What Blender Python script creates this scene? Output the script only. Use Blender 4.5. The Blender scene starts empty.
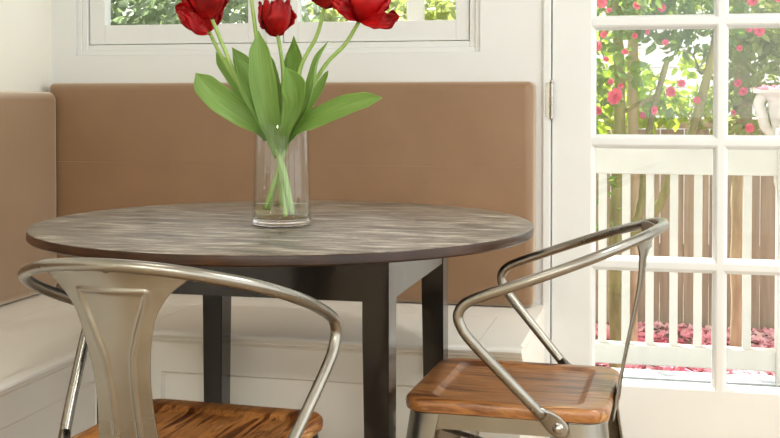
import bpy, bmesh, math, random
from mathutils import Vector, Matrix, noise

PI = math.pi
S = bpy.context.scene
C = S.collection
RND = random.Random(7)

# ------------------------------------------------------------------ materials
def mat(name, col=(.8, .8, .8), rough=.5, metal=0., spec=.5, coat=0., coat_rough=.1, trans=0., ior=1.45):
    m = bpy.data.materials.new(name)
    m.use_nodes = True
    b = m.node_tree.nodes['Principled BSDF']
    b.inputs['Base Color'].default_value = (*col, 1)
    b.inputs['Roughness'].default_value = rough
    b.inputs['Metallic'].default_value = metal
    b.inputs['Specular IOR Level'].default_value = spec
    b.inputs['Coat Weight'].default_value = coat
    b.inputs['Coat Roughness'].default_value = coat_rough
    b.inputs['Transmission Weight'].default_value = trans
    b.inputs['IOR'].default_value = ior
    return m

def nodes(m):
    return m.node_tree.nodes, m.node_tree.links, m.node_tree.nodes['Principled BSDF']

def noise_colour(m, cols, scale=(1, 1, 1), nscale=5., detail=6., rough=.55, distortion=0., bump=0., bump_dist=.002,
                 rough_range=None, rot=(0, 0, 0), coord='Object'):
    """colour ramp over stretched object-space noise; cols = [(pos, rgb), ...]"""
    N, L, b = nodes(m)
    tc = N.new('ShaderNodeTexCoord')
    mp = N.new('ShaderNodeMapping')
    mp.inputs['Scale'].default_value = scale
    mp.inputs['Rotation'].default_value = rot
    L.new(tc.outputs[coord], mp.inputs['Vector'])
    nz = N.new('ShaderNodeTexNoise')
    nz.inputs['Scale'].default_value = nscale
    nz.inputs['Detail'].default_value = detail
    nz.inputs['Roughness'].default_value = rough
    nz.inputs['Distortion'].default_value = distortion
    L.new(mp.outputs[0], nz.inputs['Vector'])
    cr = N.new('ShaderNodeValToRGB')
    while len(cr.color_ramp.elements) < len(cols):
        cr.color_ramp.elements.new(.5)
    for e, (p, c) in zip(cr.color_ramp.elements, cols):
        e.position = p
        e.color = (*c, 1)
    L.new(nz.outputs['Fac'], cr.inputs[0])
    L.new(cr.outputs[0], b.inputs['Base Color'])
    if bump:
        bp = N.new('ShaderNodeBump')
        bp.inputs['Strength'].default_value = bump
        bp.inputs['Distance'].default_value = bump_dist
        L.new(nz.outputs['Fac'], bp.inputs['Height'])
        L.new(bp.outputs[0], b.inputs['Normal'])
    if rough_range:
        mr = N.new('ShaderNodeMapRange')
        mr.inputs['From Min'].default_value = .3
        mr.inputs['From Max'].default_value = .7
        mr.inputs['To Min'].default_value, mr.inputs['To Max'].default_value = rough_range
        L.new(nz.outputs['Fac'], mr.inputs['Value'])
        L.new(mr.outputs[0], b.inputs['Roughness'])
    return m

def leafy(name, cols, trans_col, nscale=3., tw=.45, rough=.4, detail=2., scale=(1, 1, 1), coord='Object'):
    m = noise_colour(mat(name, rough=rough, spec=.4), cols, nscale=nscale, detail=detail, scale=scale, coord=coord)
    N, L, b = nodes(m)
    t = N.new('ShaderNodeBsdfTranslucent')
    t.inputs['Color'].default_value = (*trans_col, 1)
    mx = N.new('ShaderNodeMixShader')
    mx.inputs[0].default_value = tw
    L.new(b.outputs[0], mx.inputs[1])
    L.new(t.outputs[0], mx.inputs[2])
    L.new(mx.outputs[0], N['Material Output'].inputs['Surface'])
    return m

def pane_glass(name, tint=(.97, .985, .98), ior=1.5):
    m = bpy.data.materials.new(name)
    m.use_nodes = True
    N, L = m.node_tree.nodes, m.node_tree.links
    N.remove(N['Principled BSDF'])
    tr = N.new('ShaderNodeBsdfTransparent')
    tr.inputs['Color'].default_value = (*tint, 1)
    gl = N.new('ShaderNodeBsdfGlossy')
    gl.inputs['Roughness'].default_value = .02
    lw = N.new('ShaderNodeLayerWeight')                # same reflectance from both faces of the pane
    lw.inputs['Blend'].default_value = .5
    pw = N.new('ShaderNodeMath')
    pw.operation = 'POWER'
    pw.inputs[1].default_value = 5.
    L.new(lw.outputs['Facing'], pw.inputs[0])
    fr = N.new('ShaderNodeMapRange')
    f0 = ((ior - 1) / (ior + 1)) ** 2
    fr.inputs['To Min'].default_value = f0
    L.new(pw.outputs[0], fr.inputs['Value'])
    mx = N.new('ShaderNodeMixShader')
    L.new(fr.outputs[0], mx.inputs[0])
    L.new(tr.outputs[0], mx.inputs[1])
    L.new(gl.outputs[0], mx.inputs[2])
    L.new(mx.outputs[0], N['Material Output'].inputs['Surface'])
    return m

M = {}
M['white'] = noise_colour(mat('white_paint', rough=.38), [(.3, (.69, .70, .69)), (.7, (.72, .73, .72))], nscale=2.5, bump=.03)
M['bench'] = noise_colour(mat('bench_paint', rough=.35), [(.3, (.84, .81, .74)), (.7, (.87, .84, .77))], nscale=2., bump=.03)
M['cream'] = noise_colour(mat('cream_wall', rough=.7), [(.3, (.80, .785, .70)), (.7, (.83, .815, .73))], nscale=1.6, bump=.05)
M['ceil'] = noise_colour(mat('ceiling_paint', rough=.8), [(.3, (.82, .81, .78)), (.7, (.85, .84, .81))], nscale=2.)
M['floor'] = noise_colour(mat('oak_floor', rough=.35), [(.3, (.36, .25, .15)), (.7, (.50, .36, .23))], scale=(8, .6, 1), nscale=3.)
M['gap'] = mat('seam_shadow_gap', (.16, .11, .06), .8)
M['vinyl'] = noise_colour(mat('brown_vinyl', rough=.46, spec=.75), [(.3, (.200, .103, .044)), (.7, (.225, .117, .052))], nscale=7., detail=8, bump=.06, bump_dist=.003)
M['vinyl'].node_tree.nodes['Principled BSDF'].inputs['Sheen Weight'].default_value = .8
M['vinyl'].node_tree.nodes['Principled BSDF'].inputs['Sheen Tint'].default_value = (1., .90, .74, 1)
M['vinyl'].node_tree.nodes['Principled BSDF'].inputs['Sheen Roughness'].default_value = .5
M['vinyl_welt'] = mat('brown_vinyl_welt', (.27, .14, .07), .45)
M['espresso'] = noise_colour(mat('espresso_wood', rough=.22, spec=.2, coat=.5, coat_rough=.1), [(.32, (.008, .006, .0045)), (.68, (.016, .011, .008))], scale=(14, 14, 1), nscale=4.)
M['top'] = noise_colour(mat('espresso_top', rough=.3, spec=1.), [(.36, (.035, .023, .015)), (.46, (.095, .068, .044)), (.54, (.21, .17, .122)), (.65, (.44, .39, .32))],  # wood grain; its pale streaks also carry whitish sheen painted into the colour
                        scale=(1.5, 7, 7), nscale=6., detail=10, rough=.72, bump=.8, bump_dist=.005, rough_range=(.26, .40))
M['edge'] = noise_colour(mat('espresso_edge', rough=.28, spec=.35), [(.35, (.020, .011, .008)), (.62, (.05, .022, .010)), (.8, (.12, .045, .014))], nscale=7., detail=3)
M['steel'] = noise_colour(mat('gunmetal_steel', rough=.28, metal=1.), [(.3, (.245, .228, .195)), (.55, (.315, .295, .255)), (.75, (.36, .34, .30))],
                          nscale=5., detail=3, rough_range=(.24, .34))
M['steel_dark'] = mat('dark_steel', (.16, .14, .12), .4, 1.)
M['bolt'] = mat('bolt_steel', (.55, .53, .5), .25, 1.)
M['rubber'] = mat('black_rubber', (.02, .02, .02), .7)
M['nickel'] = noise_colour(mat('aged_nickel', rough=.35, metal=1.), [(.3, (.40, .38, .33)), (.7, (.55, .53, .48))], nscale=30.)
M['wood'] = noise_colour(mat('acacia_seat', rough=.34, spec=.5, coat=.6, coat_rough=.3),
                         [(.30, (.035, .009, .003)), (.42, (.13, .038, .009)), (.52, (.40, .165, .045)), (.60, (.17, .055, .013)), (.72, (.60, .33, .12))],
                         scale=(15, 1.2, 9), nscale=3.2, detail=5, rough=.55, distortion=1.2, rot=(0, 0, .12), bump=.08)
def real_glass(name, col, ior):
    m = mat(name, col, 0., trans=1., ior=ior)
    return m
M['vase'] = real_glass('clear_glass', (1, 1, 1), 1.48)
M['water'] = pane_glass('vase_water', (.97, .955, .84), 1.33)
M['pane'] = pane_glass('window_glass')
M['tleaf'] = leafy('tulip_leaf', [(.3, (.13, .25, .05)), (.55, (.24, .39, .10)), (.75, (.36, .50, .18))], (.42, .62, .12), nscale=3, tw=.35, rough=.38, detail=5, scale=(9, .8, 1), coord='UV')
M['tstem'] = leafy('tulip_stem', [(.3, (.28, .44, .10)), (.7, (.40, .56, .18))], (.45, .65, .15), nscale=20, tw=.2)
M['tulip'] = leafy('tulip_petal', [(.3, (.16, .0015, .003)), (.52, (.42, .003, .005)), (.75, (.64, .010, .010))], (.65, .008, .008), nscale=22, tw=.28, rough=.45, detail=5)
M['leaf_dark'] = leafy('camellia_leaf', [(.3, (.06, .12, .065)), (.7, (.17, .26, .14))], (.40, .58, .08), nscale=2.2, tw=.4, rough=.28)
M['leaf_lime'] = leafy('sunlit_leaf', [(.3, (.16, .26, .04)), (.7, (.30, .40, .08))], (.62, .78, .08), nscale=2.2, tw=.6, rough=.4)
M['leaf_olive'] = leafy('olive_leaf', [(.3, (.15, .20, .07)), (.7, (.30, .34, .15))], (.50, .58, .15), nscale=2.2, tw=.45)
M['shrub'] = leafy('grey_green_leaf', [(.3, (.08, .13, .08)), (.7, (.22, .29, .18))], (.30, .40, .18), nscale=2., tw=.4)
M['plume'] = leafy('pale_flower_spike', [(.3, (.55, .56, .40)), (.7, (.75, .74, .6))], (.6, .6, .4), tw=.3)
M['pink'] = leafy('camellia_petal', [(.3, (.72, .07, .16)), (.7, (.86, .22, .32))], (.9, .2, .3), nscale=18, tw=.3, rough=.5)
M['fallen'] = leafy('fallen_petal', [(.3, (.74, .12, .22)), (.5, (.85, .30, .40)), (.75, (.92, .66, .70))], (.8, .2, .3), nscale=1.3, tw=.15, rough=.6)
M['bark'] = noise_colour(mat('bark', rough=.8), [(.35, (.34, .27, .16)), (.65, (.55, .46, .30))], scale=(3, 3, .6), nscale=6., bump=.5, bump_dist=.01)
M['bark_moss'] = noise_colour(mat('mossy_bark', rough=.85), [(.35, (.16, .15, .06)), (.65, (.34, .33, .12))], scale=(3, 3, .6), nscale=6., bump=.5, bump_dist=.01)
M['fence'] = noise_colour(mat('weathered_board', rough=.85), [(.3, (.27, .205, .155)), (.7, (.45, .36, .285))], scale=(9, 9, .5), nscale=3., bump=.3, bump_dist=.004)
M['rail'] = noise_colour(mat('ivory_rail_paint', rough=.6), [(.3, (.55, .525, .48)), (.7, (.62, .595, .545))], nscale=9., detail=8, bump=.1)
M['deck'] = noise_colour(mat('grey_blue_deck', rough=.6), [(.3, (.38, .41, .45)), (.7, (.47, .50, .55))], scale=(.5, 6, 1), nscale=5.)
M['soil'] = noise_colour(mat('garden_soil', rough=.95), [(.3, (.06, .045, .03)), (.7, (.16, .12, .085))], nscale=7., bump=.5, bump_dist=.02)
M['siding'] = mat('white_siding', (.80, .80, .79), .6)
M['stone'] = noise_colour(mat('urn_stone', rough=.8), [(.3, (.60, .56, .50)), (.7, (.76, .73, .68))], nscale=14., bump=.2)
M['fill_glow'] = mat('fill_lamp_diffuser', (.9, .9, .88), .5)  # glowing cover of the added fill lamps
nb = M['fill_glow'].node_tree.nodes['Principled BSDF']
nb.inputs['Emission Color'].default_value = (1., .93, .82, 1)
nb.inputs['Emission Strength'].default_value = 3.

# ------------------------------------------------------------------ mesh helpers
def obj(name, bm, m=None, parent=None, smooth=False, loc=None, recalc=True):
    if recalc:
        bmesh.ops.recalc_face_normals(bm, faces=bm.faces[:])
    me = bpy.data.meshes.new(name)
    bm.to_mesh(me)
    bm.free()
    if smooth:
        me.polygons.foreach_set('use_smooth', [True] * len(me.polygons))
    o = bpy.data.objects.new(name, me)
    C.objects.link(o)
    if m:
        for mm in (m if isinstance(m, (list, tuple)) else [m]):
            me.materials.append(mm)
    if parent:
        o.parent = parent
    if loc:
        o.location = loc
    return o

def autosmooth(o, deg=35):
    o.data.polygons.foreach_set('use_smooth', [True] * len(o.data.polygons))
    o.data.set_sharp_from_angle(angle=math.radians(deg))
    return o

def thing(name, label, cat, loc=(0, 0, 0), rz=0., group=None):
    o = bpy.data.objects.new(name, None)
    C.objects.link(o)
    o.empty_display_size = .1
    o.location = loc
    o.rotation_euler = (0, 0, rz)
    return tag(o, label, cat, group)

def tag(o, label, cat, group=None, kind=None):
    o['label'] = label
    o['category'] = cat
    if group:
        o['group'] = group
    if kind:
        o['kind'] = kind
    return o

def struct(o, label=None):
    o['kind'] = 'structure'
    if label:
        o['label'] = label
    return o

def nb_():
    return bmesh.new()

def box(bm, x0, x1, y0, y1, z0, z1, bev=0., seg=2):
    r = bmesh.ops.create_cube(bm, size=1.)
    vs = r['verts']
    for v in vs:
        v.co = Vector((x0 + (v.co.x + .5) * (x1 - x0), y0 + (v.co.y + .5) * (y1 - y0), z0 + (v.co.z + .5) * (z1 - z0)))
    if bev:
        es = list({e for v in vs for e in v.link_edges})
        bmesh.ops.bevel(bm, geom=es, offset=bev, segments=seg, affect='EDGES', profile=.5)
    return bm

def bx(*a, **k):
    return box(nb_(), *a, **k)

def catmull(pts, n=8, closed=False):
    P = [Vector(p) for p in pts]
    out = []
    m = len(P)
    for i in range(m if closed else m - 1):
        p1, p2 = P[i], P[(i + 1) % m]
        p0 = P[(i - 1) % m] if (closed or i > 0) else p1 * 2 - p2
        p3 = P[(i + 2) % m] if (closed or i < m - 2) else p2 * 2 - p1
        for k in range(n):
            t = k / n
            out.append(.5 * ((2 * p1) + (p2 - p0) * t + (2 * p0 - 5 * p1 + 4 * p2 - p3) * t * t + (3 * p1 - p0 - 3 * p2 + p3) * t ** 3))
    if not closed:
        out.append(P[-1])
    return out

def tube(bm, pts, rad, seg=12, cap=True):
    """rad: number or list; parallel transported frames"""
    P = [Vector(p) for p in pts]
    n = len(P)
    R = rad if isinstance(rad, (list, tuple)) else [rad] * n
    tang = []
    for i in range(n):
        a = P[max(i - 1, 0)]
        b = P[min(i + 1, n - 1)]
        tang.append((b - a).normalized())
    up = Vector((0, 0, 1)) if abs(tang[0].z) < .9 else Vector((1, 0, 0))
    u = (up - tang[0] * up.dot(tang[0])).normalized()
    rings = []
    for i in range(n):
        u = (u - tang[i] * u.dot(tang[i])).normalized()
        w = tang[i].cross(u)
        rings.append([bm.verts.new(P[i] + (u * math.cos(2 * PI * k / seg) + w * math.sin(2 * PI * k / seg)) * R[i]) for k in range(seg)])
    for i in range(n - 1):
        for k in range(seg):
            bm.faces.new((rings[i][k], rings[i][(k + 1) % seg], rings[i + 1][(k + 1) % seg], rings[i + 1][k]))
    if cap:
        bm.faces.new(rings[0][::-1])
        bm.faces.new(rings[-1])
    return bm

def lathe(bm, prof, seg=32, centre=(0, 0, 0), close=False):
    c = Vector(centre)
    rings = []
    for r, z in prof:
        if r < 1e-6:
            rings.append([bm.verts.new(c + Vector((0, 0, z)))])
        else:
            rings.append([bm.verts.new(c + Vector((r * math.cos(2 * PI * k / seg), r * math.sin(2 * PI * k / seg), z))) for k in range(seg)])
    pairs = list(zip(rings[:-1], rings[1:]))
    if close:
        pairs.append((rings[-1], rings[0]))
    for a, b in pairs:
        for k in range(seg):
            k2 = (k + 1) % seg
            if len(a) == 1 and len(b) == 1:
                continue
            if len(a) == 1:
                bm.faces.new((a[0], b[k2], b[k]))
            elif len(b) == 1:
                bm.faces.new((a[k], a[k2], b[0]))
            else:
                bm.faces.new((a[k], a[k2], b[k2], b[k]))
    return bm

def prism(bm, outline, z0, z1):
    """outline: list of (x, y), extruded along z"""
    a = [bm.verts.new((x, y, z0)) for x, y in outline]
    b = [bm.verts.new((x, y, z1)) for x, y in outline]
    n = len(a)
    for i in range(n):
        bm.faces.new((a[i], a[(i + 1) % n], b[(i + 1) % n], b[i]))
    bm.faces.new(a[::-1])
    bm.faces.new(b)
    return bm

def rrect(w, d, r, n=8):
    out = []
    for cx, cy, a0 in ((w / 2 - r, d / 2 - r, 0), (-w / 2 + r, d / 2 - r, PI / 2), (-w / 2 + r, -d / 2 + r, PI), (w / 2 - r, -d / 2 + r, 1.5 * PI)):
        for k in range(n + 1):
            a = a0 + PI / 2 * k / n
            out.append((cx + r * math.cos(a), cy + r * math.sin(a)))
    return out

def loft(bm, rings, cap0=True, cap1=True):
    R = [[bm.verts.new(p) for p in r] for r in rings]
    n = len(R[0])
    for a, b in zip(R[:-1], R[1:]):
        for k in range(n):
            bm.faces.new((a[k], a[(k + 1) % n], b[(k + 1) % n], b[k]))
    if cap0:
        bm.faces.new(R[0][::-1])
    if cap1:
        bm.faces.new(R[-1])
    return bm

def sweep_profile(bm, prof, axis, t0, t1, origin=(0, 0), flip=1):
    """extrude a 2-D profile (d, z) along an axis: axis 'x' uses d as -y offset, axis 'y' uses d as +x offset"""
    v = []
    for t in (t0, t1):
        ring = []
        for d, z in prof:
            if axis == 'x':
                ring.append(bm.verts.new((t, origin[0] - d, z)))
            else:
                ring.append(bm.verts.new((origin[0] + d, t, z)))
        v.append(ring)
    n = len(prof)
    for i in range(n):
        bm.faces.new((v[0][i], v[0][(i + 1) % n], v[1][(i + 1) % n], v[1][i]))
    bm.faces.new(v[0][::-1])
    bm.faces.new(v[1])
    return bm

# ------------------------------------------------------------------ room shell
GZ = -.35                                              # garden level
XL, XR, YB, YF, ZC = -1.9504, 1.45, 3.4106, -2.4, 2.6
struct(obj('floor', bx(XL - .15, XR + .15, YF - .15, YB + .15, -.1, 0), M['floor']))
struct(obj('ceiling', bx(XL - .15, XR + .15, YF - .15, YB + .15, ZC, ZC + .1), M['ceil']))
struct(obj('wall_left', bx(XL - .15, XL, YF - .15, YB + .15, 0, ZC), M['cream']))
WX0, WX1, WZ0, WZ1 = -1.863, -.539, 1.1829, 2.25          # window opening
DX0, DX1, DZ1 = -.3285, 0.6832, 2.10                      # door opening
bm = nb_()
box(bm, XL, DX0, YB, YB + .15, 0, WZ0)
box(bm, XL, WX0, YB, YB + .15, WZ0, WZ1)
box(bm, WX1, DX0, YB, YB + .15, WZ0, WZ1)
box(bm, XL, DX0, YB, YB + .15, WZ1, ZC)
box(bm, DX0, DX1, YB, YB + .15, DZ1, ZC)
box(bm, DX1, XR, YB, YB + .15, 0, ZC)
box(bm, -6, XL, YB, YB + .15, GZ, 5.)                  # outer house wall carries on to both sides and above
box(bm, XR, 4.5, YB, YB + .15, GZ, 5.)
box(bm, XL, XR, YB, YB + .15, ZC + .1, 5.)
struct(obj('wall_back', bm, M['white']))
# right side: sill wall, head and posts of an added opening that lets in daylight
bm = nb_()
box(bm, XR, XR + .15, YF, YB, 0, .45)
box(bm, XR, XR + .15, YF, YB, 2.35, ZC)
for y in (YF, -1.1, .25, 1.6, YB - .12):
    box(bm, XR, XR + .15, y, y + .12, .45, 2.35)
struct(obj('wall_right', bm, M['white']))
bm = nb_()  # unseen rear wall with an opening added to let in daylight
box(bm, XL, -.2, YF - .15, YF, 0, ZC)
box(bm, 1.2, XR, YF - .15, YF, 0, ZC)
box(bm, -.2, 1.2, YF - .15, YF, 2.1, ZC)
box(bm, -.2, 1.2, YF - .15, YF, 0, .9)
struct(obj('wall_rear', bm, M['cream']))

# window with two sashes
wn = bpy.data.objects.new('window_1', None)
C.objects.link(wn)
struct(wn)
bm = nb_()                                             # lining that steps in behind the wall face
for (a, b, y0, y1) in ((0, .016, YB + .008, YB + .12), (.016, .034, YB + .015, YB + .12)):
    box(bm, WX0 + a, WX0 + b, y0, y1, WZ0 + a, WZ1 - a, bev=.002)
    box(bm, WX1 - b, WX1 - a, y0, y1, WZ0 + a, WZ1 - a, bev=.002)
    box(bm, WX0 + b, WX1 - b, y0, y1, WZ0 + a, WZ0 + b, bev=.002)
    box(bm, WX0 + b, WX1 - b, y0, y1, WZ1 - b, WZ1 - a, bev=.002)
box(bm, -1.2151, -1.164, YB + .012, YB + .12, WZ0 + .034, WZ1 - .034, bev=.002)
obj('window_frame', bm, M['white'], wn)
for (a, b, ga, gb) in ((WX0 + .037, -1.2172, -1.7595, -1.2714), (-1.1619, WX1 - .037, -1.1077, -0.6122)):
    p_ = (YB + .024) / YB                              # the sash sits back from the wall face
    ga, gb = ga * p_, gb * p_
    z0, z1, gz0, gz1 = WZ0 + .037, WZ1 - .037, 1.2815, WZ1 - .1
    bm = nb_()
    y0, y1 = YB + .024, YB + .065
    box(bm, a, ga, y0, y1, z0, z1, bev=.002)
    box(bm, gb, b, y0, y1, z0, z1, bev=.002)
    box(bm, ga, gb, y0, y1, z0, gz0, bev=.002)
    box(bm, ga, gb, y0, y1, gz1, z1, bev=.002)
    s = obj('sash', bm, M['white'], wn)
    obj('glass_pane', bx(ga - .004, gb + .004, YB + .048, YB + .052, gz0 - .004, gz1 + .004), M['pane'], s)

# door with ten lights
dr = bpy.data.objects.new('door_1', None)
C.objects.link(dr)
struct(dr)
dx0, dx1, dz0, dz1 = DX0 + .004, DX1 - .004, .042, DZ1 - .004
cols = [(-0.1992, 0.1325), (0.1731, 0.5069)]
rows = [(0.2181, 0.5414), (0.5832, 0.8982), (0.9388, 1.2444), (1.2851, 1.5907), (1.6314, 1.937)]
bm = nb_()
y0, y1 = YB, YB + .045
xs = [dx0, cols[0][0] - .012, cols[0][1] + .012, cols[1][0] - .012, cols[1][1] + .012, dx1]
box(bm, dx0, cols[0][0] - .012, y0, y1, dz0, dz1, bev=.002)
box(bm, cols[1][1] + .012, dx1, y0, y1, dz0, dz1, bev=.002)
box(bm, cols[0][0] - .012, cols[1][1] + .012, y0, y1, dz0, rows[0][0] - .012)
box(bm, cols[0][0] - .012, cols[1][1] + .012, y0, y1, rows[-1][1] + .012, dz1)
box(bm, cols[0][1] + .012, cols[1][0] - .012, y0 + .0005, y1, rows[0][0] - .012, rows[-1][1] + .012)
for (a, b) in zip(rows[:-1], rows[1:]):
    for (ca, cb) in cols:
        box(bm, ca - .012, cb + .012, y0 + .0005, y1, a[1] + .012, b[0] - .012)
# glazing beads: bevelled frames round every light
for (za, zb) in rows:
    for (xa, xb) in cols:
        outer = [(xa - .012, za - .012), (xb + .012, za - .012), (xb + .012, zb + .012), (xa - .012, zb + .012)]
        inner = [(xa, za), (xb, za), (xb, zb), (xa, zb)]
        vo = [bm.verts.new((x, y0 + .003, z)) for x, z in outer]
        vm = [bm.verts.new((x + (.004 if x < (xa + xb) / 2 else -.004), y0 + .004, z + (.004 if z < (za + zb) / 2 else -.004))) for x, z in outer]
        vi = [bm.verts.new((x, y0 + .018, z)) for x, z in inner]
        vb = [bm.verts.new((x, y0 + .040, z)) for x, z in inner]
        for i in range(4):
            j = (i + 1) % 4
            bm.faces.new((vo[i], vo[j], vm[j], vm[i]))
            bm.faces.new((vm[i], vm[j], vi[j], vi[i]))
            bm.faces.new((vi[i], vi[j], vb[j], vb[i]))
leafo = obj('door_leaf', bm, M['white'], dr, recalc=False)
bm = nb_()
for (za, zb) in rows:
    for (xa, xb) in cols:
        box(bm, xa - .002, xb + .002, y0 + .022, y0 + .026, za - .002, zb + .002)
obj('glass_pane', bm, M['pane'], leafo)
for z in (1.04, .20, 1.88):
    bm = nb_()
    box(bm, DX0 - .014, DX0 - .001, YB - .013, YB - .010, z - .05, z + .05)
    for k in range(5):
        a = z - .05 + k * .02
        tube(bm, [(DX0 + .003, YB - .011, a + .0006), (DX0 + .003, YB - .011, a + .0194)], .0065, 12)
    for dz in (-.053, .053):
        bmesh.ops.create_uvsphere(bm, u_segments=10, v_segments=6, radius=.006, matrix=Matrix.Translation((DX0 + .003, YB - .011, z + dz)))
    o = obj('hinge', bm, M['nickel'], dr, smooth=False)
    o['label'] = 'aged metal hinge'
bm = nb_()
box(bm, DX0 - .022, DX0 - .0005, YB - .011, YB + .001, 0, DZ1 + .03, bev=.002)
box(bm, DX1 + .0005, DX1 + .06, YB - .011, YB + .001, 0, DZ1 + .03, bev=.002)
box(bm, DX0 - .022, DX1 + .06, YB - .011, YB + .001, DZ1 + .0305, DZ1 + .09, bev=.002)
struct(obj('trim_1', bm, M['white']))
struct(obj('trim_2', bx(DX0, DX1, YB + .002, YB + .17, 0, .038, bev=.003), M['deck']))   # door sill

struct(obj('trim_3', bx(-4.5, 4.5, YB + .151, 4.55, 2.62, 2.72), M['white']))   # unseen eave, added to block sun from the window
# added fill lamps on the ceiling, unseen, to brighten the room
def fill_lamp(x, y, label, power=26., size=.30):
    t = thing('added_fill_light', label, 'added fill light', (x, y, ZC), group=None)
    bm = nb_()
    lathe(bm, [(.0, -.001), (.16, -.001), (.185, -.012), (.185, -.03), (.165, -.036), (.16, -.03), (.0, -.03)], 32)
    obj('rim', bm, M['nickel'], t, smooth=True)
    bm = nb_()
    lathe(bm, [(.0, -.031), (.158, -.031), (.150, -.045), (.10, -.058), (.0, -.063)], 32)
    obj('diffuser', bm, M['fill_glow'], t, smooth=True)
    ld = bpy.data.lights.new('fill_lamp_bulb', 'AREA')
    ld.shape = 'DISK'
    ld.size = size
    ld.energy = power
    ld.color = (.98, 1., .965)
    lo = bpy.data.objects.new('fill_bulb', ld)
    C.objects.link(lo)
    lo.location = (0, 0, -.075)
    lo.parent = t
fill_lamp(-.75, 1.35, 'added round fill light above the table and chairs, out of frame', 4.)
fill_lamp(.95, 1.9, 'added round fill light right of the table by the glass door, out of frame', 24.)
fill_lamp(-.75, -1.9, 'added round fill light behind the camera on the left', 40.)
fill_lamp(.75, -1.9, 'added round fill light behind the camera on the right', 44.)

# ------------------------------------------------------------------ built-in bench
BX1, BY0, SZ = -0.3442, 2.7744, 0.4351                         # right end, front edge, seat height
LX1 = -1.3559                                            # front edge of the left run
NOSE = [(0, SZ), (.034, SZ), (.0385, SZ - .002), (.041, SZ - .007), (.039, SZ - .012), (.033, SZ - .0145), (.030, SZ - .017), (.0295, SZ - .021),
        (.024, SZ - .025), (.016, SZ - .027), (.012, SZ - .034), (0, SZ - .036)]
def panel_face(bm, P, u, v, n, holes, W, H, dep=.011, bev=.007):
    """flat face W x H with recessed panels (u0,u1,v0,v1); u,v unit vectors, n outward"""
    us = sorted({0., W, *[h[0] for h in holes], *[h[1] for h in holes]})
    vs = sorted({0., H, *[h[2] for h in holes], *[h[3] for h in holes]})
    pt = lambda a, b, d=0.: bm.verts.new(P + u * a + v * b + n * d)
    for a0, a1 in zip(us[:-1], us[1:]):
        for b0, b1 in zip(vs[:-1], vs[1:]):
            if any(h[0] <= a0 and a1 <= h[1] and h[2] <= b0 and b1 <= h[3] for h in holes):
                continue
            bm.faces.new((pt(a0, b0), pt(a1, b0), pt(a1, b1), pt(a0, b1)))
    for (a0, a1, b0, b1) in holes:
        q = [(a0, b0), (a1, b0), (a1, b1), (a0, b1)]
        cx, cy = (a0 + a1) / 2, (b0 + b1) / 2
        ins = lambda p: (p[0] + (bev if p[0] < cx else -bev), p[1] + (bev if p[1] < cy else -bev))
        for i in range(4):
            j = (i + 1) % 4
            bm.faces.new((pt(*q[i]), pt(*q[j]), pt(*ins(q[j]), -dep), pt(*ins(q[i]), -dep)))
        bm.faces.new([pt(*ins(p), -dep) for p in q])

bench = thing('built_in_bench', 'white panelled built-in bench with lift-up lid under the window', 'bench', (0, 0, 0))
bm = nb_()
box(bm, LX1 - .028, BX1, BY0 + .045, YB - .001, 0, SZ - .028)
obj('carcass', bm, M['bench'], bench)
bm = nb_()
panel_face(bm, Vector((LX1 - .028, BY0 + .03, 0)), Vector((1, 0, 0)), Vector((0, 0, 1)), Vector((0, -1, 0)),
           [(.092, .94, .06, 0.3255)], BX1 - LX1 + .028, SZ - .03)
obj('front_panel', bm, M['bench'], bench)
LIDX0, LIDX1, LIDY = -1.3914, -0.4547, 3.1759
bm = nb_()                                             # fixed top around the lid
box(bm, LX1 - .0445, LIDX1 + .0015, LIDY + .0015, YB - .001, SZ - .026, SZ)
box(bm, LIDX1 + .0015, BX1, BY0 + .04, YB - .001, SZ - .026, SZ)
obj('seat_surround', bm, M['bench'], bench)
bm = nb_()
box(bm, LX1 + .0, LIDX1 - .0, BY0 + .04, LIDY, SZ - .026, SZ)
obj('lid', bm, M['bench'], bench)
bm = nb_()
sweep_profile(bm, NOSE, 'x', LX1 - .001, LIDX1, (BY0 + .041,))
sweep_profile(bm, NOSE, 'x', LIDX1 + .0015, BX1 + .008, (BY0 + .041,))
autosmooth(obj('nosing', bm, M['bench'], bench))
bm = nb_()
box(bm, LX1, LIDX1 + .002, LIDY - .0005, LIDY + .002, SZ - .02, SZ - .0015)
box(bm, LIDX1, LIDX1 + .002, BY0 + .06, LIDY, SZ - .02, SZ - .0015)
o = obj('lid_seam', bm, M['gap'], bench)
o['label'] = 'thin dark seam around the lid'

bench2 = thing('built_in_bench', 'white panelled built-in bench run along the cream side wall', 'bench', (0, 0, 0))
LY0 = .2
bm = nb_()
box(bm, XL + .001, LX1 - .045, LY0, YB - .001, 0, SZ - .028)
obj('carcass', bm, M['bench'], bench2)
bm = nb_()
panel_face(bm, Vector((LX1 - .03, LY0, 0)), Vector((0, 1, 0)), Vector((0, 0, 1)), Vector((1, 0, 0)),
           [(.08, 1.06, .06, 0.3328), (1.18, 2.45, .06, 0.3328)], BY0 + .03 - LY0, SZ - .03)
obj('front_panel', bm, M['bench'], bench2)
SL = -1.7439
bm = nb_()
box(bm, XL + .001, SL - .002, LY0, YB - .002, SZ - .026, SZ)
box(bm, SL - .002, LX1 - .045, LIDY + .0015, YB - .002, SZ - .026, SZ)
obj('seat_surround', bm, M['bench'], bench2)
bm = nb_()
box(bm, SL, LX1 - .04, LY0, LIDY, SZ - .026, SZ)
box(bm, LX1 - .0402, LX1 - .001, BY0 + .04, LIDY, SZ - .026, SZ - .0002)
obj('lid', bm, M['bench'], bench2)
bm = nb_()
sweep_profile(bm, NOSE, 'y', LY0, BY0 + .03, (LX1 - .041,))
autosmooth(obj('nosing', bm, M['bench'], bench2))
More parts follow.
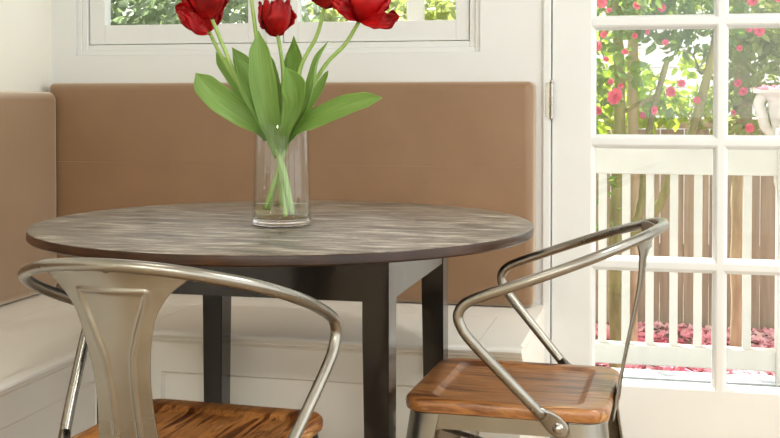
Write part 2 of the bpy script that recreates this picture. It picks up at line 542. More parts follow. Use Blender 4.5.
o = obj('lid_seam', bx(SL - .0022, SL + .0002, LY0, 2.837, SZ - .02, SZ - .001), M['gap'], bench2)
o['label'] = 'thin dark seam along the lid'

# ------------------------------------------------------------------ upholstered back rests
def cushion(name, label, x0, x1, y0, y1, z0, z1, face, seam):
    """puffed vinyl slab; face = '-y' or '+x' is the soft side"""
    t = thing(name, label, 'cushion', ((x0 + x1) / 2, (y0 + y1) / 2, z0))
    nx, nz = 30, 16
    L = (x1 - x0) if face == '-y' else (y1 - y0)
    T = (y1 - y0) if face == '-y' else (x1 - x0)
    H = z1 - z0
    bm = nb_()
    r = min(.03, T * .45)
    prof = []
    # rings from back to front with rounded front edge
    rings = []
    def ring(ins, d):
        pts = []
        w, h = L / 2 - ins, H / 2 - ins
        rr = max(.018 - ins * .3, .006)
        for (px, pz) in rrect(2 * w, 2 * h, rr, 5):
            pts.append((px, d, pz + H / 2))
        return pts
    seq = [(0.0, 0.0), (0.0, T - r)]
    for k in range(1, 7):
        a = PI / 2 * k / 6
        seq.append((r * (1 - math.cos(a)) * .9, T - r + r * math.sin(a)))
    def place(p):
        a, d, z = p
        if face == '-y':
            return Vector((a, T / 2 - d, z))
        return Vector((d - T / 2, a, z))
    V = [[bm.verts.new(place(p)) for p in ring(i, d)] for i, d in seq]
    n = len(V[0])
    for a, b in zip(V[:-1], V[1:]):
        for k in range(n):
            bm.faces.new((a[k], a[(k + 1) % n], b[(k + 1) % n], b[k]))
    bm.faces.new(V[0])
    bm.faces.new(V[-1])
    o = obj('upholstery', bm, M['vinyl'], t)
    autosmooth(o, 50)
    bm = nb_()                                         # piping round the front edge
    e = .010
    pts = [place((px, T - .010, pz + H / 2)) for (px, pz) in rrect(L - .004, H - .004, .016, 5)]
    pts = [Vector(p) for p in pts] + [Vector(pts[0])]
    if seam:                                           # stitched horizontal seam
        bm2 = nb_()
        tube(bm2, [place((-L / 2 + .03, T - .0004, H * seam)), place((L / 2 - .03, T - .0004, H * seam))], .0007, 6)
        obj('seam', bm2, M['vinyl'], t, smooth=True)
    bm.free()
    return t
cushion('bench_backrest', 'brown vinyl backrest panel below the window behind the table', -1.9222, -0.3713, 3.322, YB - .001, SZ + .001, 1.0942, '-y', .62)
cushion('bench_backrest', 'lighter lit brown vinyl backrest panel along the cream side wall', XL + .001, -1.8722, .25, 3.3167, SZ + .001, 1.065, '+x', None)

# ------------------------------------------------------------------ dining table
TX, TY, TZ, TR = -0.8208, 2.4310, 0.7692, 0.5481
tb = thing('dining_table', 'round espresso wood dining table with four square legs', 'table', (TX, TY, 0))
bm = nb_()
th = .021
lathe(bm, [(0, TZ - th), (TR - .003, TZ - th), (TR, TZ - th + .003), (TR, TZ - .003), (TR - .001, TZ - .001), (TR - .003, TZ), (0, TZ)], 160)
for f in bm.faces:
    zz = [v.co.z for v in f.verts]
    f.material_index = 0 if min(zz) > TZ - .0015 else 1
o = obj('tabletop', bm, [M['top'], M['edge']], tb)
autosmooth(o, 40)
lw, ld_ = .0525, .066
x0, x1, yy0, yy1 = -1.1191 - TX, -0.5624 + lw - TX, 2.1232 - TY, 2.6875 + lw - TY
for (ax, ay) in ((0, 0), (1, 0), (0, 1), (1, 1)):
    a = x0 if ax == 0 else x1 - lw
    b = yy0 if ay == 0 else yy1 - ld_
    bm = nb_()
    tp = .010                                          # legs taper slightly towards the floor on the inner sides
    top = [(a, b), (a + lw, b), (a + lw, b + ld_), (a, b + ld_)]
    bx0, bx1 = (a, a + lw - tp) if ax == 0 else (a + tp, a + lw)
    by0, by1 = (b, b + ld_ - tp) if ay == 0 else (b + tp, b + ld_)
    bot = [(bx0, by0), (bx1, by0), (bx1, by1), (bx0, by1)]
    loft(bm, [[(x, y, 0.) for x, y in bot], [(x, y, .60) for x, y in top], [(x, y, TZ - th) for x, y in top]])
    bmesh.ops.bevel(bm, geom=[e for e in bm.edges], offset=.0018, segments=2, affect='EDGES')
    obj('leg', bm, M['espresso'], tb)
AZ0, AZ1 = 0.6543, TZ - th
e = .0015
obj('apron', bx(x0 + lw, x1 - lw, yy0 + e, yy0 + .022, AZ0, AZ1), M['espresso'], tb)
obj('apron', bx(x0 + lw, x1 - lw, yy1 - .022, yy1 - e, AZ0, AZ1), M['espresso'], tb)
obj('apron', bx(x0 + e, x0 + .022, yy0 + ld_, yy1 - ld_, AZ0, AZ1), M['espresso'], tb)
obj('apron', bx(x1 - .022, x1 - e, yy0 + ld_, yy1 - ld_, AZ0, AZ1), M['espresso'], tb)

# ------------------------------------------------------------------ metal arm chairs
# chair frame: +y forward, origin on the floor below the seat's middle; "u" = distance forward of the rail's rearmost point
U0 = .292
def cy(u):
    return u - U0
SEAT_W, SEAT_D, SEAT_Z = .376, .397, .462
def rail_z(u):
    return .794 - .368 * u
def rail_points():
    half = [(0, 0), (.008, .062), (.030, .120), (.068, .170), (.108, .207), (.160, .232), (.220, .246), (.280, .2475), (.318, .2455)]
    right = [Vector((l, cy(u), rail_z(u))) for u, l in half]
    # elbow, then straight down and back to the bolt on the side of the seat frame
    elbow = [Vector((.2435, cy(.352), .661)), Vector((.2435, cy(.366), .640)), Vector((.2425, cy(.360), .616))]
    low = [Vector((.239, cy(.340), .588)), Vector((.220, cy(.270), .511)), Vector((.202, cy(.212), .448))]
    right = right + elbow + low
    left = [Vector((-p.x, p.y, p.z)) for p in right[1:]]
    return left[::-1] + right
def build_chair(label, loc, rz):
    t = thing('metal_armchair', label, 'chair', loc, rz)
    # wooden seat with dished top
    bm = nb_()
    W, D, Z, th = SEAT_W, SEAT_D, SEAT_Z, .028
    sc = lambda w, d, r, z, fr=0.: [(x, y + fr, z) for x, y in rrect(w, d, r, 8)]
    rings = [sc(W - .012, D - .012, .040, Z - th), sc(W - .003, D - .003, .044, Z - th + .003), sc(W, D, .045, Z - th + .009), sc(W, D, .045, Z - .010),
             sc(W - .004, D - .004, .044, Z - .004), sc(W - .012, D - .012, .041, Z - .0008), sc(W - .020, D - .020, .038, Z)]
    # dished inset, open towards nothing: a rounded rectangle sunk 6 mm
    rings += [sc(W - .052, D - .096, .035, Z), sc(W - .060, D - .104, .033, Z - .0014), sc(W - .076, D - .120, .03, Z - .0064), sc(W - .092, D - .136, .027, Z - .0082),
              sc(.10, .10, .02, Z - .0088)]
    loft(bm, rings)
    o = obj('seat', bm, M['wood'], t)
    autosmooth(o, 40)
    # pressed-steel seat frame: skirt under the wood with an arched lower edge on every side
    bm = nb_()
    sw, sd, r = W - .022, D - .022, .045
    n = 12
    outl = rrect(sw, sd, r, n)
    zt = Z - th - .0005
    ring_o, ring_i, ring_ob, ring_ib = [], [], [], []
    pts = []
    m = len(outl)
    for i in range(m):                                 # add points along the straights for the arch
        a = Vector(outl[i])
        b = Vector(outl[(i + 1) % m])
        pts.append(a)
        if (b - a).length > .1:
            for k in range(1, 12):
                pts.append(a.lerp(b, k / 12))
    m = len(pts)
    vt, vb, vti, vbi = [], [], [], []
    for p in pts:
        fx, fy = abs(p.x) / (sw / 2), abs(p.y) / (sd / 2)
        f = min(fx, fy)                                # 0 mid-side .. 1 corner
        drop = .030 + .055 * max(0, (f - .62) / .38) ** 2.2
        nrm = p.normalized()
        vt.append(bm.verts.new((p.x, p.y, zt)))
        fl = 1 + .10 * drop
        vb.append(bm.verts.new((p.x * fl, p.y * fl, zt - drop)))
        vti.append(bm.verts.new((p.x * .985, p.y * .985, zt)))
        vbi.append(bm.verts.new((p.x * fl * .985, p.y * fl * .985, zt - drop)))
    for i in range(m):
        j = (i + 1) % m
        bm.faces.new((vt[i], vt[j], vb[j], vb[i]))
        bm.faces.new((vti[i], vbi[i], vbi[j], vti[j]))
        bm.faces.new((vb[i], vb[j], vbi[j], vbi[i]))
        bm.faces.new((vt[i], vti[i], vti[j], vt[j]))
    o = obj('seat_frame', bm, M['steel'], t)
    autosmooth(o, 45)
    # four splayed legs of folded sheet, broad at the top
    for sx in (-1, 1):
        for sy in (-1, 1):
            bm = nb_()
            rings = []
            steps = [(zt - .002, .066, 0), (.36, .060, .012), (.24, .048, .034), (.12, .037, .056), (.012, .028, .076)]
            for z, w, spl in steps:
                cx, cyy = sx * (sw / 2 + .0035 + spl * .62), sy * (sd / 2 + .0035 + spl * .72)
                w2 = w
                ring = []
                # outer rounded corner of the angle
                rr = .046 * (w / .066)
                oc = []
                for k in range(7):
                    a = PI / 2 * k / 6
                    oc.append((-rr + rr * math.cos(a), -rr + rr * math.sin(a)))
                ic = [(x - .003 * 1.2 if True else x, y - .0036) for x, y in oc]
                prof = [(0, -w2)] + oc + [(-w2, 0), (-w2, -.004)] + ic[::-1] + [(-.004, -w2)]
                for (px, py) in prof:
                    ring.append((cx + sx * px, cyy + sy * py, z))
                rings.append(ring)
            loft(bm, rings)
            lg = obj('leg', bm, M['steel'], t)
            autosmooth(lg, 40)
            fx, fy = sx * (sw / 2 + .076 * .62 - .012), sy * (sd / 2 + .076 * .72 - .012)
            obj('foot_pad', bx(fx - .016, fx + .016, fy - .016, fy + .016, 0, .013, bev=.003), M['rubber'], lg)
    bm = nb_()                                         # crossed braces under the seat
    for s in (-1, 1):
        tube(bm, [(-.185, s * -.20, .30), (.0, 0, .318), (.185, s * .20, .30)], .006, 8)
    obj('cross_brace', bm, M['steel'], t, smooth=True)
    # bent tube: arms and top rail in one piece
    P = catmull(rail_points(), 7)
    rad = [.0100] * len(P)
    bm = nb_()
    tube(bm, P, rad, 16)
    obj('arm_rail', bm, M['steel'], t, smooth=True)
    # flattened tube ends with bolts
    for s in (-1, 1):
        bm = nb_()
        a = Vector((s * .206, cy(.226), .463))
        b = Vector((s * .1845, cy(.186), .424))
        d = (b - a).normalized()
        side = Vector((s * 1., 0, 0))
        side = (side - d * side.dot(d)).normalized()
        w = d.cross(side)
        rings = []
        L = (b - a).length
        for tt, hw, ht in ((0, .0102, .0102), (.3, .0125, .008), (.55, .0165, .005), (.8, .019, .004), (1.0, .019, .004), (1.2, .0165, .004), (1.34, .010, .004), (1.38, .004, .0035)):
            c0 = a + d * (L * tt)
            if tt > .5:
                c0.x = s * (.1845 + (.206 - .1845) * max(0, 1 - tt) * .6)
            rings.append([c0 + w * (hw * math.cos(2 * PI * k / 16)) + side * (ht * math.sin(2 * PI * k / 16)) for k in range(16)])
        loft(bm, rings)
        fl = obj('arm_bracket', bm, M['steel'], t, smooth=True)
        bm = nb_()
        bmesh.ops.create_cone(bm, cap_ends=True, segments=20, radius1=.011, radius2=.0105, depth=.003,
                              matrix=Matrix.Translation((s * .1895, cy(.186), .424)) @ Matrix.Rotation(s * PI / 2, 4, 'Y'))
        bmesh.ops.create_uvsphere(bm, u_segments=16, v_segments=8, radius=.0068, matrix=Matrix.Translation((s * .191, cy(.186), .424)) @ Matrix.Diagonal((.7, 1, 1, 1)))
        obj('bolt', bm, M['bolt'], t, smooth=True)
    # back splat: pressed sheet, wide at the rail, narrow below, running down behind the seat
    prof = [  # (z, half width, u of the centre line, sideways wrap)
        (.787, .131, .013, .033), (.774, .124, .019, .030), (.760, .107, .024, .022), (.745, .089, .028, .015), (.720, .0715, .034, .010), (.70, .0635, .038, .007), (.675, .0575, .043, .005),
        (.64, .0515, .051, .003), (.60, .0480, .060, .002), (.56, .0480, .069, .001), (.52, .0515, .077, 0.), (.48, .0565, .084, 0.), (.445, .060, .089, 0.), (.410, .064, .0935, 0.)]
    pz = catmull([(a, b, 0) for a, b, c_, d_ in prof], 6)
    pu = catmull([(c_, d_, 0) for a, b, c_, d_ in prof], 6)
    # half-width of the pressed outline as a function of height
    EM = [(.43, .026), (.505, .0216), (.58, .0196), (.645, .0235), (.69, .0375), (.735, .054), (.752, .057), (.80, .058)]
    def emb(z):
        for (za, wa), (zb, wb) in zip(EM[:-1], EM[1:]):
            if za <= z <= zb:
                f = (z - za) / (zb - za)
                return wa + (wb - wa) * f
        return EM[0][1]
    bm = nb_()
    nx = 60
    grid = []
    for q, uu in zip(pz, pu):
        row = []
        for k in range(nx + 1):
            s = -1 + 2 * k / nx
            x = s * q.y
            u = uu.x + uu.y * s * s                    # wraps forward with the rail
            # pressed groove: distance from the panel outline
            e_ = emb(q.x)
            dd = abs(abs(x) - e_)
            top = abs(q.x - .750)
            g = 0.
            if q.x < .752 and q.x > .43:
                g = math.exp(-(dd / .0036) ** 2)
            if abs(x) < emb(.750):
                g = max(g, math.exp(-(top / .0032) ** 2))
            inside = 1. if (q.x < .750 and abs(x) < e_) else 0.
            row.append(bm.verts.new((x, cy(u - .0034 * g + .0012 * inside), q.x)))
        grid.append(row)
    for a, b in zip(grid[:-1], grid[1:]):
        for k in range(nx):
            bm.faces.new((a[k], a[k + 1], b[k + 1], b[k]))
    o = obj('back_splat', bm, M['steel'], t, smooth=True)
    md = o.modifiers.new('thick', 'SOLIDIFY')
    md.thickness = .003
    md.offset = 0
    for x in (-.055, 0., .05):                         # weld tacks under the rail
        bm = nb_()
        s = x / .112
        bmesh.ops.create_uvsphere(bm, u_segments=10, v_segments=6, radius=.0036, matrix=Matrix.Translation((x, cy(.016 + .026 * s * s) - .004, .782)) @ Matrix.Diagonal((1.6, .6, .8, 1)))
        obj('weld', bm, M['steel_dark'], o, smooth=True)
    return t
build_chair('metal armchair in front of the table, its bare steel back to the viewer', (-.803, 1.57 + U0, 0), math.radians(-3))
build_chair('metal armchair right of the table, side on, before the glass door', (-.002 - U0, 2.356, 0), math.radians(88.4))

# ------------------------------------------------------------------ vase with tulips
VX, VY = -0.8103, 2.3797
VO = Vector((VX, VY, TZ))
def vp(px, py, dy=0.):
    """vase-frame design grid (one unit = 2.4 mm across, 2.28 mm up) -> metres"""
    return Vector((VX + (px - 281) * .00223 - (225. - py) * 3.6e-5 - .34 * dy, VY + dy, TZ + (225. - py) * .002166))
vase = thing('glass_vase', 'clear glass vase of red tulips on the table', 'vase', VO)
H, VK = .2195, .95
def vprof(p):
    return [(r * VK, z if z > .1 else z * VK) for r, z in p]
bm = nb_()                                             # blown wall of the vase
lathe(bm, vprof([(.0672, .0165), (.0672, .03), (.0642, .10), (.0605, H - .002), (.0597, H), (.0585, H), (.0577, H - .002), (.0614, .10), (.0640, .034), (.0640, .0166)]), 64, close=True)
obj('glass_wall', bm, M['pane'], vase, smooth=True)
bm = nb_()                                             # thick solid foot
lathe(bm, vprof([(0, .0006), (.060, .0006), (.066, .003), (.0678, .009), (.0673, .0162), (.060, .0164), (.03, .0150), (0, .0145)]), 64)
obj('glass_foot', bm, M['vase'], vase, smooth=True)
bm = nb_()
lathe(bm, vprof([(0, .0152), (.03, .0157), (.060, .0171), (.0634, .0175), (.0634, .034), (.0632, .050), (.0622, .0512), (0, .0508)]), 48)
wt = obj('vase_water', bm, M['water'], None, smooth=True, loc=VO)
tag(wt, 'shallow clear water in the bottom of the glass vase', 'water')

def leaf(parent, spine, widths, face, fold=.25, twist=0., nseg=22, na=8, ripple=0., ph=0., name='leaf', m='tleaf', ruff=0.):
    """strap leaf: spine points, half-width list, face = direction the flat side looks"""
    P = catmull(spine, max(2, nseg // (len(spine) - 1)))
    seedv = round(abs(spine[0].x * 37 + spine[-1].z * 53) % 5, 2)
    n = len(P)
    bm = nb_()
    rows = []
    F = Vector(face).normalized()
    for i, p in enumerate(P):
        t = i / (n - 1)
        tg = (P[min(i + 1, n - 1)] - P[max(i - 1, 0)]).normalized()
        side = tg.cross(F).normalized()
        nrm = side.cross(tg).normalized()
        a = twist * t
        s2 = side * math.cos(a) + nrm * math.sin(a)
        n2 = nrm * math.cos(a) - side * math.sin(a)
        f = t * (len(widths) - 1)
        k = min(int(f), len(widths) - 2)
        w0, w1 = widths[k], widths[k + 1]
        g = f - k
        g = g * g * (3 - 2 * g)
        w = w0 + (w1 - w0) * g
        if t > .92:
            w *= math.sqrt(max(0., 1 - ((t - .92) / .08) ** 2)) * .97 + .03
        row = []
        for k in range(na + 1):
            s = -1 + 2 * k / na
            rp = ripple * math.sin(9 * t + ph + (1.5 if s > 0 else 0)) * s * s * w
            if ruff:
                rp += ruff * noise.noise(Vector((s * 2.3 + ph, t * 4.1, ph))) * (s * s + t * t)
                s *= 1 + .35 * noise.noise(Vector((s * 1.2 + ph, t * 6.3, 5 + ph)))
            row.append(bm.verts.new(p + s2 * (s * w) + n2 * (fold * w * (s * s - .35) + rp)))
        rows.append(row)
    uvl = bm.loops.layers.uv.new('UVMap')
    for i, (a, b) in enumerate(zip(rows[:-1], rows[1:])):
        for k in range(na):
            f = bm.faces.new((a[k], a[k + 1], b[k + 1], b[k]))
            for lp, (q, w_) in zip(f.loops, ((k, i), (k + 1, i), (k + 1, i + 1), (k, i + 1))):
                lp[uvl].uv = (q / na + seedv, w_ / n + seedv)
    o = obj(name, bm, M[m], parent, smooth=True)
    md = o.modifiers.new('thick', 'SOLIDIFY')
    md.thickness = .0012
    o.modifiers.new('sub', 'SUBSURF').render_levels = 1
    return o

def bloom(parent, base, axis, h, r, spread=(), seed=0, openness=1.):
    """ruffled parrot-tulip cup: three outer, three inner petals plus splayed extras (angle, lean)"""
    rn = random.Random(seed)
    ax = Vector(axis).normalized()
    e1 = ax.orthogonal().normalized()
    e2 = ax.cross(e1)
    bm = nb_()
    petals = [(2 * PI * k / 3 + .25, 1., 1., 0.) for k in range(3)] + [(2 * PI * k / 3 + .25 + PI / 3, .80, 1.05, 0.) for k in range(3)]
    petals += [(2 * PI * k / 3 + .8, .55, .92, 0.) for k in range(3)]
    petals += [(a, 1.06, .95, l) for a, l in spread]
    nt, na = 16, 14
    for (a0, rf, hf, lean) in petals:
        grid = []
        po = Vector((rn.uniform(-9, 9), rn.uniform(-9, 9), rn.uniform(-9, 9)))
        for i in range(nt + 1):
            t = i / nt
            # cup radius and height along a petal
            rr = r * rf * (math.sin(min(1., t * 1.55) * PI / 2) ** .75) * (1 + .10 * math.sin(t * PI) - .16 * openness ** -1 * max(0, t - .55))
            hh = h * hf * (t ** 1.12)
            ang = .66 * (math.sin(PI * min(1, t * .70 + .10)) ** .6) * (1.12 - .25 * t)
            if t > .86:
                ang *= 1 - ((t - .86) / .14) ** 2 * .34
            row = []
            for k in range(na + 1):
                s = -1 + 2 * k / na
                edge = max(abs(s), (t - .55) / .45 if t > .55 else 0)
                q = Vector((s * 2.2, t * 3.2, 0)) + po
                rfl = noise.noise(q * 1.5) * .010 * edge ** 2 + noise.noise(q * 4.2) * .004 * edge ** 3
                q3 = noise.noise(q * 3.7 + Vector((3, 1, 7))) * .006 * edge ** 3
                th = a0 + s * ang * (1.12 if rf > .9 else 1)
                rad = rr * (1 - .06 * s * s) + rfl
                hz = hh - .10 * h * s * s * t + q3
                if lean:
                    cl = math.cos(lean * (.35 + .65 * t))
                    sl = math.sin(lean * (.35 + .65 * t))
                    rad, hz = rad * cl + hz * sl, hz * cl - (rad - .01) * sl * .6
                    th = a0 + s * ang * .62
                row.append(bm.verts.new(base + ax * hz + (e1 * math.cos(th) + e2 * math.sin(th)) * rad))
            grid.append(row)
        for a, b in zip(grid[:-1], grid[1:]):
            for k in range(na):
                bm.faces.new((a[k], a[k + 1], b[k + 1], b[k]))
    bmesh.ops.remove_doubles(bm, verts=bm.verts[:], dist=.00005)
    o = obj('bloom', bm, M['tulip'], parent, smooth=True)
    md = o.modifiers.new('thick', 'SOLIDIFY')
    md.thickness = .0011
    return o

def stem(parent, pts, r0=.0052, r1=.0042):
    P = catmull(pts, 10)
    n = len(P)
    bm = nb_()
    tube(bm, P, [r0 + (r1 - r0) * i / (n - 1) for i in range(n)], 10)
    return obj('stem', bm, M['tstem'], parent, smooth=True)

FR = (.25, -1, .1)
def tulip(label, stem_pts, bloom_axis, h, r, seed, spread=(), leaves=(), openness=1., petals=()):
    t = thing('tulip', label, 'tulip', stem_pts[0], 0, 'tulips in the glass vase')
    inv = Matrix.Translation(-Vector(stem_pts[0]))
    kids = [stem(t, stem_pts)]
    kids.append(bloom(t, Vector(stem_pts[-1]) - Vector(bloom_axis).normalized() * .003, bloom_axis, h, r, spread, seed, openness))
    for (sp, w, kw) in leaves:
        kids.append(leaf(t, sp, w, kw.pop('face', FR), **kw))
    for i, (sp, w, fc, fo) in enumerate(petals):           # petals that have dropped open
        kids.append(leaf(t, sp, w, fc, fold=fo, na=14, name='petal', m='tulip', ruff=.016, ph=seed + i * 3.1))
    for k in kids:
        k.data.transform(inv)
    return t

# blooms: A low left, B above it, C short middle, D tall (head above the frame), E behind, F big right
tulip('red tulip drooping lowest at the left, half behind another bloom',
      [vp(292, 213, .005), vp(283, 165, .0), vp(265, 120, -.015), vp(238, 82, -.01), vp(221, 55, .01), vp(208, 29, .02)],
      (-.42, .1, .9), .082, .046, 3, petals=(([vp(208, 31, .0), vp(200, 26, -.03), vp(189, 15, -.045), vp(176, 7, -.05)], [.012, .024, .020, .005], (.2, -1, .5), .5),),
      leaves=[([vp(268, 140, -.02), vp(262, 127, -.03), vp(243, 115, -.05), vp(222, 100, -.07), vp(206, 85, -.08), vp(197, 73, -.082)], [.010, .020, .027, .030, .026, .004], dict(fold=.3, twist=.35, face=(.35, -1, .45))),
              ([vp(262, 132, .03), vp(250, 110, .04), vp(236, 82, .05), vp(222, 63, .055), vp(214, 50, .056)], [.008, .013, .019, .015, .002], dict(fold=.3, face=(.5, -1, .2)))])
tulip('red tulip cut by the top of the picture, upper left above a drooping bloom',
      [vp(291, 214, -.012), vp(280, 160, -.02), vp(266, 128, -.025), vp(247, 100, -.03), vp(228, 55, -.03), vp(213, 18, -.03)],
      (-.2, -.1, .98), .092, .046, 5,
      leaves=[([vp(272, 140, -.03), vp(262, 118, -.045), vp(252, 95, -.05), vp(243, 72, -.045), vp(236, 56, -.04)], [.008, .018, .025, .023, .004], dict(fold=.6, twist=-.7, ripple=.2, face=(.7, -1, 0)))])
tulip('small red tulip upright between the two window panes',
      [vp(281, 207, .01), vp(279, 160, .02), vp(284, 110, .03), vp(285, 75, .03), vp(283, 52, .025), vp(280, 34, .02)],
      (-.06, 0, 1), .076, .037, 11,
      leaves=[([vp(280, 140, .03), vp(287, 112, .04), vp(293, 88, .05), vp(298, 62, .055), vp(297, 34, .05)], [.009, .017, .026, .028, .004], dict(fold=.35, face=(-.4, -1, 0))),
              ([vp(278, 140, .02), vp(276, 112, .03), vp(274, 85, .035), vp(272, 55, .035)], [.01, .016, .018, .008], dict(fold=.35, face=(.3, -1, 0))),
              ([vp(262, 136, .045), vp(262, 110, .05), vp(255, 85, .06), vp(242, 62, .07), vp(231, 45, .07)], [.01, .017, .024, .020, .003], dict(fold=.35, face=(.3, -1, .2)))])
tulip('tall tulip whose head is above the picture, stem behind a broad leaf',
      [vp(285, 216, -.02), vp(280, 165, -.01), vp(271, 120, -.005), vp(262, 70, .0), vp(258, 35, .0), vp(254, 0, .0), vp(252, -22, .0)],
      (-.1, 0, 1), .09, .046, 17,
      leaves=[([vp(277, 158, -.02), vp(274, 136, -.034), vp(270, 115, -.045), vp(265, 85, -.05), vp(262, 55, -.05), vp(261, 31, -.045)], [.006, .017, .0255, .030, .024, .003], dict(fold=.35, twist=.1, face=(.25, -1, .0)))])
tulip('red tulip behind, second from the right, cut by the top of the picture',
      [vp(268, 211, .01), vp(281, 160, .015), vp(293, 118, .01), vp(303, 68, .0), vp(320, 36, .0), vp(328, 8, .0)],
      (.14, 0, 1), .085, .045, 23, spread=((5.6, .45),),
      leaves=[([vp(286, 150, -.03), vp(292, 130, -.05), vp(304, 108, -.06), vp(314, 84, -.06), vp(319, 62, -.055), vp(331, 42, -.05)], [.007, .014, .020, .021, .0125, .002], dict(fold=.6, twist=.8, ripple=.15, face=(-.3, -1, .0))),
              ([vp(286, 150, -.04), vp(289, 128, -.06), vp(296, 105, -.075), vp(294, 86, -.085), vp(287, 68, -.09)], [.012, .012, .021, .027, .006], dict(fold=.75, twist=-1.1, ripple=.25, face=(-.5, -1, .3)))])
tulip('large open red tulip, rightmost in the vase, with splayed petals',
      [vp(264, 210, -.01), vp(279, 168, -.01), vp(296, 120, -.015), vp(326, 68, -.02), vp(347, 46, -.02), vp(362, 23, -.02)],
      (.24, -.15, .95), .096, .052, 31, openness=1.3,
      petals=(([vp(361, 20, -.02), vp(373, 24, -.06), vp(386, 25, -.07), vp(398, 20, -.07)], [.010, .019, .020, .012], (.1, -1, .45), .35),
              ([vp(360, 20, -.03), vp(351, 15, -.06), vp(342, 9, -.07), vp(334, 4, -.07)], [.010, .019, .018, .011], (.3, -1, .2), .45),
              ([vp(363, 18, -.03), vp(374, 10, -.05), vp(382, 2, -.05), vp(388, -8, -.03)], [.012, .024, .026, .018], (-.2, -1, .1), .5)),
      leaves=[([vp(285, 146, -.02), vp(297, 128, -.04), vp(318, 118, -.055), vp(342, 107, -.07), vp(362, 101, -.08), vp(381, 98, -.085)], [.010, .019, .024, .0245, .019, .004], dict(fold=.3, twist=-.3, face=(-.15, -1, .55))),
              ([vp(292, 138, .03), vp(306, 112, .04), vp(320, 92, .05), vp(332, 70, .05)], [.009, .014, .013, .006], dict(fold=.3, face=(-.3, -1, .1)))])

# ------------------------------------------------------------------ outdoors
struct(obj('ground', bx(-9, 9, 4.42, 14, GZ - .1, GZ), M['soil']))
bm = nb_()
for k in range(7):
    y = YB + .172 + k * .114
    box(bm, -2.6, 3.2, y, y + .110, .008, .038, bev=.003)
struct(obj('porch_deck', bm, M['deck']))
struct(obj('porch_base', bx(-2.6, 3.2, YB + .172, 4.34, GZ, .006), M['fence']))

# porch railing
RY = 4.25
rail = thing('porch_railing', 'ivory wooden railing with square balusters outside the glass door', 'railing', (0, RY, .04))
obj('top_rail', bx(-2.6, 3.2, -.035, .035, .735, .832, bev=.006), M['rail'], rail)
obj('bottom_rail', bx(-2.6, 3.2, -.028, .028, .047, .120, bev=.005), M['rail'], rail)
TB = -.0520 * RY
for k in range(-26, 38):
    x = TB + k * .0838
    if -2.58 < x < 3.18 and abs(x - .425) > .06:
        obj('baluster', bx(x - .0145, x + .0145, -.016, .016, .118, .738, bev=.002), M['rail'], rail)
for x in (-2.55, .425, 3.15):
    obj('post', bx(x - .045, x + .045, -.045, .045, 0 - .0, .90, bev=.006), M['rail'], rail)

# garden fence
FY = 7.3
fence = thing('garden_fence', 'weathered brown board fence at the back of the garden', 'fence', (0, FY, GZ))
x = -5.2
k = 0
while x < 4.6:
    w = .138 + .012 * RND.random()
    t_ = 1.20 + .012 * RND.random()
    y_ = .012 * (k % 2)
    obj('board', bx(x, x + w, y_, y_ + .02, 0, t_, bev=.003), M['fence'], fence)
    x += w + .004
    k += 1
obj('cap_rail', bx(-5.2, 4.6, -.03, .055, 1.215, 1.275, bev=.004), M['fence'], fence)

# neighbour's house with lapped siding
house = thing('neighbour_house', 'white clapboard house beyond the garden fence', 'house', (0, 11.5, GZ))
bm = nb_()
for k in range(16):
    z = k * .19
    v = [bm.verts.new(p) for p in ((-7, -.03, z), (1.1, -.03, z), (1.1, 0, z + .19), (-7, 0, z + .19))]
    bm.faces.new(v)
    v = [bm.verts.new(p) for p in ((-7, -.03, z), (1.1, -.03, z), (1.1, 0, z), (-7, 0, z))]
    bm.faces.new(v)
box(bm, -7, 1.1, .0, 3, 0, 3.04)
obj('siding', bm, M['siding'], house)
obj('corner_board', bx(1.02, 1.14, -.05, .06, 0, 3.04), M['siding'], house)
bm = nb_()
prism(bm, [(-7.3, -.4), (1.4, -.4), (1.4, 3.4), (-7.3, 3.4)], 3.04, 3.18)
obj('roof', bm, M['fence'], house)

# --- foliage
def leaves_mesh(bm, blobs, n, size, rn, squash=.8):
    tot = sum(b[1] ** 2 for b in blobs)
    for (c, r) in blobs:
        c = Vector(c)
        for _ in range(int(n * r * r / tot)):
            while True:
                d = Vector((rn.uniform(-1, 1), rn.uniform(-1, 1), rn.uniform(-1, 1)))
                if .02 < d.length < 1:
                    break
            d = d.normalized() * (d.length ** .6)
            p = c + Vector((d.x * r, d.y * r, d.z * r * squash))
            s = size * rn.uniform(.65, 1.25)
            ax = Vector((rn.gauss(0, 1), rn.gauss(0, 1), rn.gauss(-.5, .7))).normalized()
            sd = ax.orthogonal().normalized()
            sd = (Matrix.Rotation(rn.uniform(0, 2 * PI), 3, ax) @ sd)
            nr = ax.cross(sd)
            w = s * .27
            cup = s * .09
            v0 = bm.verts.new(p)
            v1 = bm.verts.new(p + ax * s * .33 + sd * w + nr * cup)
            v2 = bm.verts.new(p + ax * s * .33 - sd * w + nr * cup)
            v3 = bm.verts.new(p + ax * s * .68 + sd * w * .82 + nr * cup * .6)
            v4 = bm.verts.new(p + ax * s * .68 - sd * w * .82 + nr * cup * .6)
            m0 = bm.verts.new(p + ax * s * .5)
            v5 = bm.verts.new(p + ax * s - nr * s * .08)
            bm.faces.new((v0, v1, m0))
            bm.faces.new((v0, m0, v2))
            bm.faces.new((v1, v3, m0))
            bm.faces.new((v2, m0, v4))
            bm.faces.new((v3, v5, m0))
            bm.faces.new((m0, v5, v4))
    return bm

